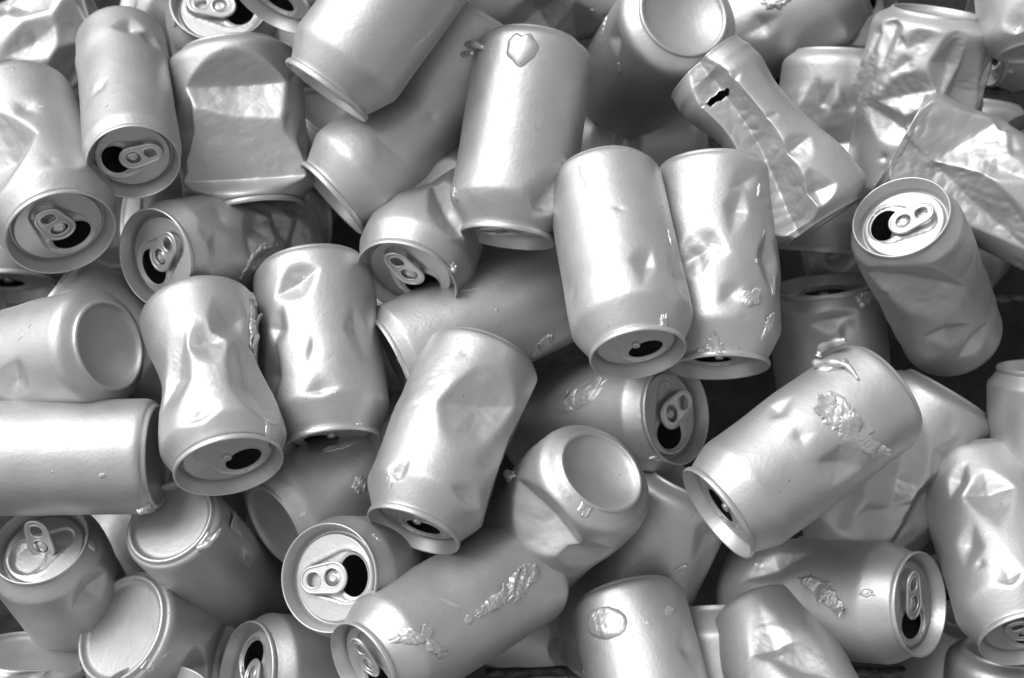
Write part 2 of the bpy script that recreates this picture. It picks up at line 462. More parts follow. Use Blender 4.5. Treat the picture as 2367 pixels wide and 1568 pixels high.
class Can:
    def __init__(s, end, p, ang, tilt, w, L=118.0, R=33.0, rim=27.0, base='domed', neck=19.0):
        f = 1.0 - max(w, 0.0) / 757.0 * 0.85 + min(max(-w - 40, 0.0), 80) / 757.0 * 0.4     # makers' sizes differ a little
        L, R, rim, neck = L * f, R * f, rim * f, neck * f
        s.L, s.R, s.rim, s.end = L, R, rim, end
        P = at(p[0], p[1], w)
        wv = nrm(CAM - P)
        u = nrm(X - wv * (X @ wv))
        v = np.cross(wv, u)
        s.u, s.v, s.wv = u, v, wv
        a, t = math.radians(ang), math.radians(tilt)
        ax = math.cos(t) * (math.cos(a) * u + math.sin(a) * v) - math.sin(t) * wv      # into the can from the visible end
        if end == 'lid':
            s.z = -ax; s.org = P + ax * L * 0.001
        else:
            s.z = ax; s.org = P
        s.x = nrm(wv - s.z * (wv @ s.z))
        s.y = np.cross(s.z, s.x)
        s.M = np.stack([s.x, s.y, s.z], 1)
        bp, bz = BASES[base]
        q = R / 33.0
        rn = rim - 1.15
        prof = [(r * q, z * q) for r, z in bp]
        nk = min(neck, 4.5 + (R - rn) * 2.4)
        side0 = bz * q; side1 = L - nk
        k = max(2, int((side1 - side0) / 6))
        prof += [(R, z) for z in np.linspace(side0, side1 - 1.6, k)]
        d = R - rn
        prof += [(R - 0.03 * d, side1), (R - 0.13 * d, side1 + 0.11 * nk), (R - 0.74 * d, L - 0.42 * nk), (R - 0.95 * d, L - 0.27 * nk), (rn, L - 4.0), (rn - 0.1, L - 2.2)]
        s.prof = prof
        s.dents, s.bends, s.squash = [], [], []
        s.wob = 0.25; s.seed = 0; s.limp = 0.0; s.crinkle = 0.5

    def local(s, wp):
        return (np.asarray(wp) - s.org) @ s.M * 1000.0

    def hit(s, px, py):
        """where the sight line through a photo position meets the can's side"""
        o = s.local(CAM); d = (ray(px, py) @ s.M); d = d / np.linalg.norm(d)
        A = d[0] ** 2 + d[1] ** 2; B = o[0] * d[0] + o[1] * d[1]; Cc = o[0] ** 2 + o[1] ** 2 - s.R ** 2
        D = B * B - A * Cc
        t = (-B - math.sqrt(D)) / A if D > 0 else -B / A
        q = o + t * d
        return math.atan2(q[1], q[0]), float(np.clip(q[2], 2, s.L - 3))

    def hit_lid(s, px, py):
        o = s.local(CAM); d = ray(px, py) @ s.M
        t = (s.L - 6.4 - o[2]) / d[2]
        q = o + t * d
        return math.atan2(q[1], q[0])

    def add_dent(s, px, py, depth, psi=0.0, sb=0.45, sa=None, k=0.1, soft=0.45, bulge=0.2, edge=0.10):
        ph, z = s.hit(px, py)
        n = np.array([math.cos(ph), math.sin(ph), 0.0])
        dv = (math.cos(math.radians(psi)) * s.u + math.sin(math.radians(psi)) * s.v) @ s.M
        dv = dv - n * (dv @ n)
        if np.linalg.norm(dv) < 1e-3: dv = np.array([0, 0, 1.0])
        dv = nrm(dv)
        if sa is None:
            sa = 0.10 + 0.16 * abs(dv[2])        # a crease along the can dies out sooner than one across it
        s.dents.append((n, z, depth, dv, np.cross(n, dv), sb, sa, k, soft, bulge, edge))

    def add_crumple(s, n, amp, seed, z0=0.08, z1=0.9):
        r = random.Random(seed)
        for _ in range(n):
            ph = r.uniform(-1.7, 1.7); z = s.L * r.uniform(z0, z1)
            nv = np.array([math.cos(ph), math.sin(ph), 0.0])
            a = r.uniform(0, math.pi)
            t = np.array([-math.sin(ph), math.cos(ph), 0.0])
            dv = nrm(math.cos(a) * t + math.sin(a) * np.array([0, 0, 1.0]))
            sb = r.uniform(0.18, 0.5)
            s.dents.append((nv, z, amp * r.uniform(0.35, 1.0), dv, np.cross(nv, dv), sb, max(0.12, sb * r.uniform(0.3, 0.9)), r.uniform(0.0, 0.4), r.uniform(0.2, 0.5), 0.0, 0.10))

    def deform(s, p):
        p = np.array(p, float)
        mask = np.maximum(sstep(s.L - 3.0, s.L - 15.0, p[:, 2]), s.limp)
        m2 = mask * np.maximum(sstep(0.0, 7.0, p[:, 2] + 4.0 * (np.hypot(p[:, 0], p[:, 1]) > s.R * 0.86)), s.limp)
        if s.wob:
            ph = np.arctan2(p[:, 1], p[:, 0])
            rr = np.hypot(p[:, 0], p[:, 1]) + 1e-9
            q = np.stack([np.cos(ph) * 30, np.sin(ph) * 30, p[:, 2]], 1)
            g = 1 + s.wob * m2 * (vnoise(q, s.seed + 5, 0.06) + 0.35 * vnoise(q, s.seed + 9, 0.16)) / s.R * sstep(s.R * .6, s.R * .95, rr)
            p[:, 0] *= g; p[:, 1] *= g
        for (phi, z, hw, f, g) in s.squash:
            e = np.exp(-((p[:, 2] - z) / hw) ** 2) * mask
            c, sn = math.cos(phi), math.sin(phi)
            a = p[:, 0] * c + p[:, 1] * sn; b = -p[:, 0] * sn + p[:, 1] * c
            a = a * (1 - (1 - f) * e); b = b * (1 + (g - 1) * e)
            p[:, 0] = a * c - b * sn; p[:, 1] = a * sn + b * c
        before = p.copy()
        for (n, z, depth, dv, ev, sb, sa, k, soft, bulge, edge) in s.dents:
            wq = p @ n
            q = p - np.array([0, 0, z])
            a = q @ dv; b = q @ ev
            if isinstance(sb, tuple):
                sbv = np.where(b > 0, sb[0], sb[1]); sb = min(sb)
            else:
                sbv = sb
            l2 = np.sqrt((sa * a) ** 2 + (sbv * b) ** 2 + edge * edge)
            e1 = edge
            l1 = np.sqrt((sa * a) ** 2 + e1 * e1) + np.sqrt((sbv * b) ** 2 + e1 * e1)
            h = s.R - depth + 0.7 * l1 + 0.3 * l2          # four flat facets meeting in sharp folds
            ov = softplus(wq - h, soft)
            ov = np.where(wq > -0.2 * s.R, ov, 0.0) * m2
            p -= n[None, :] * (np.minimum((1 + k) * ov, 1.75 * s.R))[:, None]
            if bulge and depth > 3:
                t = np.cross(np.array([0, 0, 1.0]), n)
                ext = max(8.0, depth / max(sb, 0.15))
                e = np.exp(-((p[:, 2] - z) / ext) ** 2) * m2
                p += t[None, :] * ((p @ t) * bulge * depth / s.R * e)[:, None]
        if s.crinkle and s.dents:
            # foil wrinkles where the metal has been pushed in
            wg = sstep(0.25, 2.5, np.linalg.norm(p - before, axis=1)) * m2
            q = before + 3.0 * np.stack([vnoise(before, s.seed + 20 + i, 0.09) for i in range(3)], 1)
            h = np.abs(vnoise(q, s.seed + 31, 0.17)) + 0.5 * np.abs(vnoise(q, s.seed + 32, 0.40)) + 0.22 * np.abs(vnoise(q, s.seed + 33, 0.9)) - 0.7
            rr = np.hypot(before[:, 0], before[:, 1]) + 1e-9
            p[:, 0] += before[:, 0] / rr * h * wg * s.crinkle; p[:, 1] += before[:, 1] / rr * h * wg * s.crinkle
        for (zb, ang, d, wid) in s.bends:
            # integrate a bent centre line; the visible end stays put
            zz = np.linspace(-20, s.L + 20, 400)
            if s.end == 'lid':
                th = -ang * sstep(zb + wid / 2, zb - wid / 2, zz)
            else:
                th = ang * sstep(zb - wid / 2, zb + wid / 2, zz)
            dz = zz[1] - zz[0]
            cx = np.cumsum(np.sin(th)) * dz; cz = np.cumsum(np.cos(th)) * dz
            anchor = s.L if s.end == 'lid' else 0.0
            cx -= np.interp(anchor, zz, cx); cz += anchor - np.interp(anchor, zz, cz)
            T = np.interp(p[:, 2], zz, th); CX = np.interp(p[:, 2], zz, cx); CZ = np.interp(p[:, 2], zz, cz)
            e = np.array([math.cos(d), math.sin(d), 0.0])
            a = p @ e
            rest = p - a[:, None] * e[None, :]; rest[:, 2] = 0
            p = rest + e[None, :] * (CX + a * np.cos(T))[:, None]
            p[:, 2] = CZ - a * np.sin(T)
        return p

    def surf(s, ph, z, h):
        zz = np.array([q[1] for q in s.prof]); rr = np.array([q[0] for q in s.prof])
        i0 = int(np.argmin(zz))
        r = np.interp(z, zz[i0:], rr[i0:]) + h
        return np.stack([r * np.cos(ph), r * np.sin(ph), z], -1)

    def img_dir(s, deg):
        """phi, round the can, of an image direction"""
        d = (math.cos(math.radians(deg)) * s.u + math.sin(math.radians(deg)) * s.v) @ s.M
        return math.atan2(d[1], d[0])

LABELS = set()
COUNT = [0]

def blob_patch(c, px, py, la, lb, psi, height, seed, smooth=0.0, lift=0.0):
    """a lump of set glue lying on the can's skin; la, lb half sizes in mm"""
    ph0, z0 = c.hit(px, py)
    n = np.array([math.cos(ph0), math.sin(ph0), 0.0])
    t = np.array([-math.sin(ph0), math.cos(ph0), 0.0])
    dv = (math.cos(math.radians(psi)) * c.u + math.sin(math.radians(psi)) * c.v) @ c.M
    dv = nrm(dv - n * (dv @ n)); ev = np.cross(n, dv)
    nr, ns = 44, 128
    th = np.arange(ns) * 2 * math.pi / ns
    r = np.random.RandomState(seed)
    rag = 1 + 0.0 * th
    for k in range(2, 26):
        rag += r.normal() * 0.26 * (1 - 0.75 * smooth) / k ** (1.0 + 0.9 * smooth) * np.sin(k * th + r.uniform(0, 6.28))
    if smooth == 0.95:              # heart shaped
        tt = np.arctan2(np.sin(th), np.cos(th))
        rag = 0.9 - 0.30 * np.exp(-(tt / 0.32) ** 2) + 0.35 * np.exp(-((np.abs(tt) - math.pi) / 0.42) ** 2) + 0.05 * np.sin(3 * th + 1) + 0.03 * np.sin(7 * th)
    rag = np.clip(rag, 0.3, 1.7)
    rho = np.linspace(0.02, 1, nr) ** 0.9
    A = rho[:, None] * rag[None] * np.cos(th)[None] * la
    B = rho[:, None] * rag[None] * np.sin(th)[None] * lb
    Q = np.stack([A.ravel(), B.ravel(), 0 * A.ravel()], 1)
    def terrace(x):
        f = x * 2.2
        b = np.floor(f); t = f - b
        return (b + sstep(0.0, 0.22, t) - 0.25 * t) / 2.2       # flat flakes with broken edges
    H = height * np.clip(0.42 + 0.34 * terrace(vnoise(Q, seed + 1, 0.42)) + 0.22 * terrace(vnoise(Q, seed + 2, 0.95)) + 0.08 * vnoise(Q, seed + 3, 2.2), 0.06, 1.2)
    H = H * (1 - smooth) + smooth * height * (0.8 + 0.12 * vnoise(Q, seed + 1, 0.25))
    RR = np.repeat(rho, ns)
    H = H * (1 - RR ** 6) + 0.16 * (1 - RR ** 12) * height * (1 - smooth)
    H = np.where(RR > 0.985, -0.5, np.maximum(H, 0.12 * (1 - smooth) - 0.3 * smooth * RR ** 4))
    H = H * (1.0 if smooth > 0.5 else 0.75) + lift * np.clip(0.5 + 0.5 * A.ravel() / la, 0, 1.4) ** 1.6 * (1 + 0.3 * vnoise(Q, seed + 6, 0.5))
    off = A.ravel()[:, None] * dv + B.ravel()[:, None] * ev
    ph = ph0 + (off @ t) / c.R
    z = np.clip(z0 + off[:, 2], 1.0, c.L - 1.0)
    return c.deform(c.surf(ph, z, H)), nr, ns

def finish(label, c, seed, lid='open', mouth=None, tab=True, tab_twist=0.0, tab_lift=4.0, flap=False, glue=(), strands=(), tears=(), res=1.0, name='drink_can'):
    c.seed = seed
    assert label not in LABELS, label
    LABELS.add(label)
    root = bpy.data.objects.new(name, None)
    scene.collection.objects.link(root)
    root.empty_display_size = 0.02
    m = Matrix(((*c.M[0], c.org[0]), (*c.M[1], c.org[1]), (*c.M[2], c.org[2]), (0, 0, 0, 1)))
    root.matrix_world = m
    root['label'] = label; root['category'] = 'can'; root['group'] = 'silver painted drink cans heaped together'
    ns = int(192 * res)
    prof = catmull(c.prof, 0.85 / res)
    # an evenly shaped pole: start with a small ring
    raw = revolve(prof, ns)
    drop, bent = None, []
    for (px, py, la, lb, psi) in tears:
        ph, z = c.hit(px, py)
        n = np.array([math.cos(ph), math.sin(ph), 0.0])
        dv = (math.cos(math.radians(psi)) * c.u + math.sin(math.radians(psi)) * c.v) @ c.M
        dv = nrm(dv - n * (dv @ n)); ev = np.cross(n, dv)
        q = raw - np.array([c.R * n[0], c.R * n[1], z])
        a, b = q @ dv, q @ ev
        e = (np.abs(a) / la) ** 1.4 + (np.abs(b - 0.18 * lb * np.sin(a * 1.1)) / lb) ** 2 + 0.25 * vnoise(q, 7, 1.1)
        hole = (e < 1) & (raw @ n > 0.4 * c.R) & (np.abs(q[:, 2]) < 30)
        drop = hole if drop is None else drop | hole
        lip = np.exp(-((e - 1.0) / 0.55) ** 2) * (raw @ n > 0.4 * c.R) * np.where(b > 0, -2.6, 1.2)
        bent.append(lip[:, None] * n[None, :])
    for d in bent:
        raw = raw + d
    grid_mesh('body', c.deform(raw) * 0.001, len(prof), ns, MAT_BODY, root, drop=drop, cap_last=not lid)
    if lid:
        q = c.rim / 27.0
        rot = c.hit_lid(*mouth) if mouth else random.Random(seed).uniform(0, 6.28)
        cr, sr = math.cos(rot), math.sin(rot)
        def place(v):
            v = np.asarray(v) * np.array([q, q, 1.0])
            v = np.stack([v[:, 0] * cr - v[:, 1] * sr, v[:, 0] * sr + v[:, 1] * cr, v[:, 2] + c.L], 1)
            return c.deform(v) * 0.001
        lv, lf = LID_OPEN if lid == 'open' else LID_SHUT
        lo = make_mesh('lid', place(lv), lf, MAT_LID, root)
        rv, rf = RIVET
        make_mesh('rivet', place(np.asarray(rv) + np.array([0, 0, -6.4 + (1.0 if tab else 0.6)])), rf, MAT_TAB, lo)
        if lid == 'open' and flap:
            make_mesh('mouth_flap', place(FLAP[0]), FLAP[1], MAT_LID, lo)
        if tab:
            tv, tf = TAB
            tv = np.array(tv)
            a = math.radians(tab_lift)          # tail lifts about the nose side of the rivet
            x = tv[:, 0] - 2.0; z = tv[:, 2]
            tv = np.stack([2.0 + x * math.cos(a) + z * math.sin(a), tv[:, 1], -x * math.sin(a) + z * math.cos(a)], 1)
            b = math.radians(tab_twist)
            tv = np.stack([tv[:, 0] * math.cos(b) - tv[:, 1] * math.sin(b), tv[:, 0] * math.sin(b) + tv[:, 1] * math.cos(b), tv[:, 2] - 4.8], 1)
            make_mesh('pull_tab', place(tv), tf, MAT_TAB, root)
    for g in glue:
        v, nr, n2 = blob_patch(c, *g)
        grid_mesh('glue_blob', v * 0.001, nr, n2, MAT_GLUE, root)
    for st in strands:
        # st = list of (px, py, lift mm, radius mm): a set string of glue standing off the skin
        pts = []
        rads = []
        for (px, py, lift, rad) in st:
            ph, z = c.hit(px, py)
            pts.append(c.surf(np.array([ph]), np.array([z]), lift)[0]); rads.append(rad)
        pts = np.array(pts)
        tt = np.arange(len(pts)); ti = np.linspace(0, len(pts) - 1, (len(pts) - 1) * 7 + 1)
        path = np.stack([np.interp(ti, tt, pts[:, k]) for k in range(3)], 1)
        for _ in range(6):
            path[1:-1] = (path[:-2] + 2 * path[1:-1] + path[2:]) / 4
        rr = np.interp(ti, tt, rads) * (1 + 0.18 * np.sin(ti * 5.1 + seed))
        v, f = tube(path, rr, False, 10)
        make_mesh('glue_strand', c.deform(v) * 0.001, f, MAT_GLUE, root)
    COUNT[0] += 1
    return root

def can(label, end, p, ang, tilt, w, dents=(), crumple=(0, 0.0), bends=(), squash=(), wob=0.25, geo=None, limp=0.0, crinkle=0.6, **kw):
    c = Can(end, p, ang, tilt, w, **(geo or {}))
    seed = int(abs(p[0]) * 7 + abs(p[1]) * 13) % 9973
    c.wob = wob; c.limp = limp; c.crinkle = crinkle
    c.seed = seed
    for (z, deg, f, g, hw) in squash:               # z as a share of the length from the base
        c.squash.append((c.img_dir(deg) if deg is not None else 0.0, z * c.L, hw, f, g))
    for d in dents:
        c.add_dent(*d[:5], **(d[5] if len(d) > 5 else {}))
    if crumple[0]:
        c.add_crumple(crumple[0], crumple[1], seed)
    for (z, ang_, deg, wid) in bends:
        c.bends.append((z * c.L, math.radians(ang_), c.img_dir(deg) if deg is not None else 0.0, wid))
    return finish(label, c, seed, **kw)

# ------------------------------------------------------------------ the setting
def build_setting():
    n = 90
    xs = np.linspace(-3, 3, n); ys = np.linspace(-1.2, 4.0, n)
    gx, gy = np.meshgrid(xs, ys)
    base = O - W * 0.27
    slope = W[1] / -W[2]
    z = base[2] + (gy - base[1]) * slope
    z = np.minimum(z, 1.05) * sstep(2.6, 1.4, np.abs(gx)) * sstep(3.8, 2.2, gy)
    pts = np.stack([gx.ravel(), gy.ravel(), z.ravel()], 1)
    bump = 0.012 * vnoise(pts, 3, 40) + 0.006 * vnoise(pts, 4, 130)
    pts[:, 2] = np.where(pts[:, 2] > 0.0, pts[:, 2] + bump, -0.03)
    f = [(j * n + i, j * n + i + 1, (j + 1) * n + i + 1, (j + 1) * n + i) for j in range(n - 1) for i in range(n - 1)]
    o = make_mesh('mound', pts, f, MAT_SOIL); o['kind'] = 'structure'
    v = np.array([(-150, -150, 0), (150, -150, 0), (150, 150, 0), (-150, 150, 0)], float)
    o = make_mesh('ground', v, [(0, 1, 2, 3)], MAT_GROUND, smooth=False); o['kind'] = 'structure'
build_setting()

def wire(label, p0, p1, w0, w1, rad):
    a, b = at(*p0, w0), at(*p1, w1)
    t = np.linspace(0, 1, 60)[:, None]
    path = a + (b - a) * t
    path = path + 0.0006 * np.stack([vnoise(path, k + 3, 60) for k in range(3)], 1)
    v, f = tube(path, rad * 0.001 * (1 + 0.10 * vnoise(path * 1000, 8, 0.5)), False, 12)
    o = make_mesh('wire_rod', v, f, MAT_WIRE)
    o['label'] = label; o['category'] = 'wire'; o['group'] = 'rusty cage wires behind the cans'

wire('dark rusty wire at the right edge above the small deep can', (2215, 214), (2420, 203), -75, -75, 2.4)
wire('wet rusty wire at the right edge below the big crushed can', (2215, 698), (2420, 690), -75, -75, 2.6)
wire('short stub of rusty wire showing left of the long plain can', (790, 722), (960, 718), -78, -78, 2.4)
wire('black wire crossing the gap at the bottom beside the torn can', (1120, 1556), (1420, 1548), -80, -80, 3.0)
wire('black wire at the bottom under the can with the tab like a six', (1950, 1555), (2260, 1548), -75, -75, 3.2)

# ------------------------------------------------------------------ the cans, back to front
N = dict(rim=25.8)
WD = dict(rim=29.0, neck=15.0)
SLIM = dict(R=25.6, rim=24.4, L=120.0)
D = dict

# --- top row
can('badly crumpled can filling the top left corner', 'base', (235, 70), 200, 8, -119, geo=N,
    dents=[(190, 60, 10, 100, .5), (80, 90, 6, 30, .3), (200, 130, 9, 60, .4), (60, 10, 5, 140, .4)], crumple=(8, 3), lid=None)
can('tall bright can at the left edge with a pinched side, tab over a dark mouth', 'lid', (142, 542), 107, 46, 14, geo=WD,
    mouth=(190, 562), tab_twist=-8, tab_lift=9, flap=False,
    dents=[(-20, 350, 15, 8, .5, D(sa=.22, soft=.4, bulge=.04)), (60, 250, 1.5, 60, .2)], crumple=(5, .7),
    glue=[(97, 248, 1.5, 1.0, 20, 1.0, 11)], wob=.3)
can('slim bright can with its mouth open to the left and the tab lying level', 'lid', (309, 378), 94, 52, 8, geo=SLIM,
    mouth=(262, 374), tab_twist=4, dents=[(300, 60, 4, 5, .5, D(sa=.25)), (350, 90, 3, -30, .4), (230, 200, 1.5, 70, .3)], crumple=(6, .7),
    glue=[(246, 245, .9, .7, 0, .8, 12)])
can('crushed can with a big flat dark face and square corners', 'lid', (585, 492), 97, 12, -58, geo=D(rim=29, neck=14, L=98, R=35),
    squash=[(.5, None, .86, 1.08, 70)],
    dents=[(560, 394, 22, 2, (.30, .9), D(k=.05, soft=.4, bulge=.05, sa=.03)), (545, 178, 17, 4, (.75, .25), D(soft=.4, bulge=0, sa=.10)),
           (430, 300, 5, 80, .6, D(sa=.2, soft=.3)), (660, 320, 4, 60, .4), (650, 350, 4, 120, .45), (500, 430, 3, -10, .4)], crinkle=.4, crumple=(12, 1.0))
can('crumpled can lying level with its lid to the left and a stubby square tab', 'lid', (356, 597), 10, 43, -9, geo=D(R=30, rim=27, neck=13, L=113),
    mouth=(338, 632), tab_twist=8, tab_lift=6, dents=[(600, 520, 5, 40, .4, D(sa=.25)), (650, 520, 5, 120, .5, D(sa=.2)), (500, 570, 2.5, 80, .3), (690, 560, 6, 75, .5, D(sa=.2)), (620, 490, 3, 10, .4)],
    crinkle=1.1, crumple=(22, 1.8), glue=[(585, 610, 5, 11, -35, 3.5, 21), (625, 560, 8, 4, 10, 4, 22)],
    strands=[[(560, 640, 1, 1.6), (580, 600, 4, 1.4), (600, 570, 5, 1.0), (597, 545, 8, .4)]])
can('smooth can slanting up right with only its bare rim seen, streaked on its side', 'lid', (752, 214), 53, 5, 1, geo=D(rim=26.2, R=32.2),
    glue=[(965, 105, 5, 1.2, 35, .5, 31), (985, 88, 7, 1.0, 33, .5, 32)], wob=.3)
can('long kinked can slanting up right beneath the smooth one', 'lid', (765, 462), 41, 6, -44, geo=D(rim=26, L=138, base='dished'),
    squash=[(.52, 131, .78, 1.0, 22)], bends=[(.5, 18, 131, 14), (.42, 14, None, 30)], dents=[(905, 345, 3, -40, .3, D(soft=.5)), (1000, 270, 2.0, 20, .4), (800, 500, 2, 60, .4)], crumple=(4, .6))
can('upright can in the upper middle with a pale heart of glue on its shoulder', 'lid', (1173, 553), 82, 12, -12, geo=D(rim=25.8, L=113),
    dents=[(1262, 470, 9, 50, .55, D(sa=.3, soft=.6))], wob=.22,
    glue=[(1206, 108, 9.5, 9.5, 92, 2.2, 41, .95), (1252, 455, 2.0, 9, 15, 2.0, 42), (1056, 450, 2, 4, 0, 3, 43)],
    strands=[[(1120, 112, 0, 1.5), (1103, 104, 4, 2.2), (1088, 112, 7, 2.2), (1092, 132, 7, 1.8), (1106, 128, 3, 1.3)]])
can('can at the top edge showing its round concave base right of the heart can', 'base', (1582, 30), 232, 56, -42, geo=D(rim=26, R=35),
    dents=[(1420, 90, 4, 80, .4, D(sa=.3))], lid='open', tab=False, glue=[(1392, 70, 8, 3, 80, 1.5, 51), (1430, 160, 4, 2, 60, 1.0, 52)], wob=.3)
can('can leaving the top edge with a pale lump of glue on its side', 'lid', (1985, -60), 208, 4, -99, geo=N, lid=None,
    glue=[(1800, -6, 9, 7, 0, 3, 55)], dents=[(1760, 60, 3, 30, .3)])
can('torn crushed can folded along its length with a black slot near its top', 'base', (1902, 515), 123, 3, -15, geo=D(rim=27, L=110, R=32),
    squash=[(.60, 35, .66, .9, 34)], bends=[(.55, 10, 215, 30)],
    dents=[(1725, 330, 15, 116, (.9, .5), D(soft=.35, k=.1, bulge=.03, sa=.05)), (1890, 437, 6, 20, .45, D(sa=.4, soft=.3, edge=.1)), (1850, 330, 6, 40, .5, D(soft=.4)),
           (1800, 260, 5, 20, .5, D(soft=.3)), (1720, 170, 4, 40, (.2, .5), D(soft=.4)), (1820, 400, 4, 100, .4)],
    crinkle=1.0, res=1.6, crumple=(20, 1.2), lid=None, limp=.7, tears=[(1655, 214, 7.5, 2.0, 25)])
can('dark pinched can in the shade behind the torn folded one', 'base', (1935, 118), 268, -6, -85, geo=D(rim=26, R=31), lid=None,
    squash=[(.55, 0, .62, 1.0, 20)], dents=[(1945, 330, 12, 5, .45, D(sa=.2)), (1890, 330, 10, 95, .45), (1990, 320, 8, 80, .45), (1900, 240, 5, 60, .5, D(sa=.3)), (1970, 250, 4, 120, .4)], crumple=(4, .8))
can('tall crumpled pale can at the upper right with deep creases', 'base', (2165, 25), 262, 6, -34, geo=N, lid=None,
    dents=[(2195, 150, 7, 80, .5, D(sa=.3, soft=.4)), (2100, 222, 7, 15, .5, D(soft=.5)), (2225, 220, 8, 100, .5, D(soft=.5)), (2060, 60, 4, 80, .4),
           (2130, 100, 3, 20, .25), (2060, 285, 6, 150, .5), (2180, 260, 5, 40, .5, D(sa=.3, soft=.3)), (2120, 290, 5, 10, .5)], crinkle=1.1, crumple=(20, 1.7))
can('crushed can at the right edge folded like a tent with a flat bright band', 'base', (2078, 325), -27, 3, -34, geo=D(rim=26, base='dished', L=140, R=32),
    dents=[(2215, 330, 13, 35, (.3, .5), D(soft=.35, bulge=.05, sa=.1)), (2170, 400, 12, -42, (.5, .4), D(soft=.35, bulge=0, sa=.12)), (2290, 370, 6, -25, .4, D(soft=.4)), (2200, 470, 5, -40, .5, D(soft=.4)), (2120, 300, 5, 70, .5)],
    crinkle=1.1, crumple=(24, 1.8), lid=None, limp=0.8)
can('dented can standing lid up at the right, figure eight tab beside the open mouth', 'lid', (2082, 500), -66, 50, 17, geo=D(rim=26.2, neck=11, R=29, L=126),
    mouth=(2032, 520), tab_twist=24, tab_lift=5, flap=True,
    dents=[(2120, 680, 11, -28, (.4, .5), D(soft=.6, sa=.06)), (2190, 775, 5, 15, .5, D(sa=.2, soft=.4)), (2255, 790, 4, 60, .5, D(soft=.4))], crumple=(4, .8),
    glue=[(2118, 725, 2.5, 1.2, 0, .7, 61), (2160, 735, 2, 1, 20, .6, 62)])
can('bright upright can in the middle, lid down with a bare rivet and oval mouth', 'lid', (1475, 822), 101, 29, 42, geo=D(rim=25.8, base='dished'),
    mouth=(1514, 824), tab=False,
    dents=[(1497, 612, 2.6, 70, (.2, .5), D(sa=.2, soft=.35)), (1570, 640, 4, 80, .4), (1545, 690, 2, 30, .3)], crumple=(5, .5), wob=.2,
    glue=[(1553, 560, 1.6, 8, 15, 1.2, 71), (1570, 800, 3, 6, 20, 2.2, 72), (1530, 475, 1.2, .8, 0, .8, 73)],
    strands=[[(1340, 385, .1, .35), (1341, 408, .3, .35), (1355, 420, .3, .35), (1352, 435, .1, .3)]])
can('crumpled upright can smeared with glue, right of the bright middle can', 'lid', (1664, 852), 92, 14, 4, geo=D(rim=26.5, L=114, base='dished'),
    mouth=(1640, 842), tab=False,
    dents=[(1605, 590, 5, 25, .4, D(soft=.4)), (1705, 480, 4, 70, .4, D(sa=.25, soft=.35)), (1775, 600, 4, 75, .4), (1640, 560, 3, 150, .35), (1690, 680, 2, 40, .3), (1720, 420, 3, 30, .4)],
    crumple=(9, 1.0),
    glue=[(1742, 685, 5, 2, 60, .8, 89, 0, 3), (1650, 808, 6, 3, 90, .8, 821, 0, 3), (1782, 740, 3, 5, 100, .8, 822, 0, 3), (1765, 575, 2.2, 10, -8, 1.8, 81), (1785, 640, 2.0, 10, 0, 2.2, 82), (1735, 690, 7, 4, 10, 1.5, 83), (1780, 755, 2.5, 7, -10, 2.2, 84), (1640, 815, 10, 5, 0, 2.5, 85), (1755, 440, 1.5, 4, -10, 1.2, 86), (1748, 605, 1.6, 1.3, 0, 1, 87), (1722, 500, 1, 2, 0, 1, 88)])
can('can with its rim up in the shade right of the smeared one', 'lid', (1903, 657), -84, 12, -88, geo=D(rim=30, neck=9), tab=False, mouth=(1910, 655),
    dents=[(1930, 740, 4, 12, .5, D(sa=.1, soft=.4)), (1960, 760, 3, 75, .4)], crumple=(3, .8),
    glue=[(2005, 690, 4, 7, -60, 3.5, 91)])
can('big smooth can slanting up right with a heart shaped patch of torn glue', 'lid', (1655, 1189), 36, 15, 36, geo=D(rim=28.5, base='dished'),
    mouth=(1640, 1170), tab=False, dents=[(1940, 1075, 4, -12, .3, D(soft=.9, sa=.2)), (1800, 950, 1.5, 60, .25), (1850, 1010, 1.0, 20, .25)], wob=.35,
    glue=[(1915, 945, 6, 7, 150, 1.0, 104, 0, 3), (1965, 990, 7, 6, 90, 1.0, 105, 0, 3), (2035, 1045, 5, 3, -20, .8, 106, 0, 2.5), (1955, 972, 13, 11, 100, 1.6, 101), (2005, 1030, 12, 5, -25, 1.6, 102), (1925, 848, 9, 4, 12, 3, 103, .7)],
    strands=[[(1895, 832, 2, 2), (1910, 822, 5, 2.4), (1940, 815, 6, 2.2), (1965, 812, 7, 1.6)], [(1890, 850, 2, 2.5), (1930, 850, 3, 2.2), (1960, 850, 2, 1.6), (1985, 880, .3, .8)]])
can('dented can reaching down left behind the heart patch can', 'base', (2190, 905), 238, -4, -61, geo=N, tab=False, mouth=(1945, 1235),
    dents=[(2080, 1110, 10, 75, .45, D(soft=.5)), (2150, 1160, 8, 40, .5, D(sa=.2, soft=.4)), (2060, 1180, 7, 10, .4), (2190, 1060, 4, 60, .3)], crumple=(4, 1.5))
can('pale creased can at the lower right edge, lid down', 'lid', (2378, 1482), 103, 28, 19, geo=D(rim=26, base='dished', L=114), mouth=(2408, 1487),
    dents=[(2285, 1130, 6, 12, (.5, .25), D(sa=.25, soft=.5)), (2215, 1110, 3, 70, .4), (2240, 1260, 3, 85, .3), (2330, 1330, 3, 110, .3)], crumple=(6, .8),
    glue=[(2225, 1020, 5, 1.5, 25, 1.2, 111)])
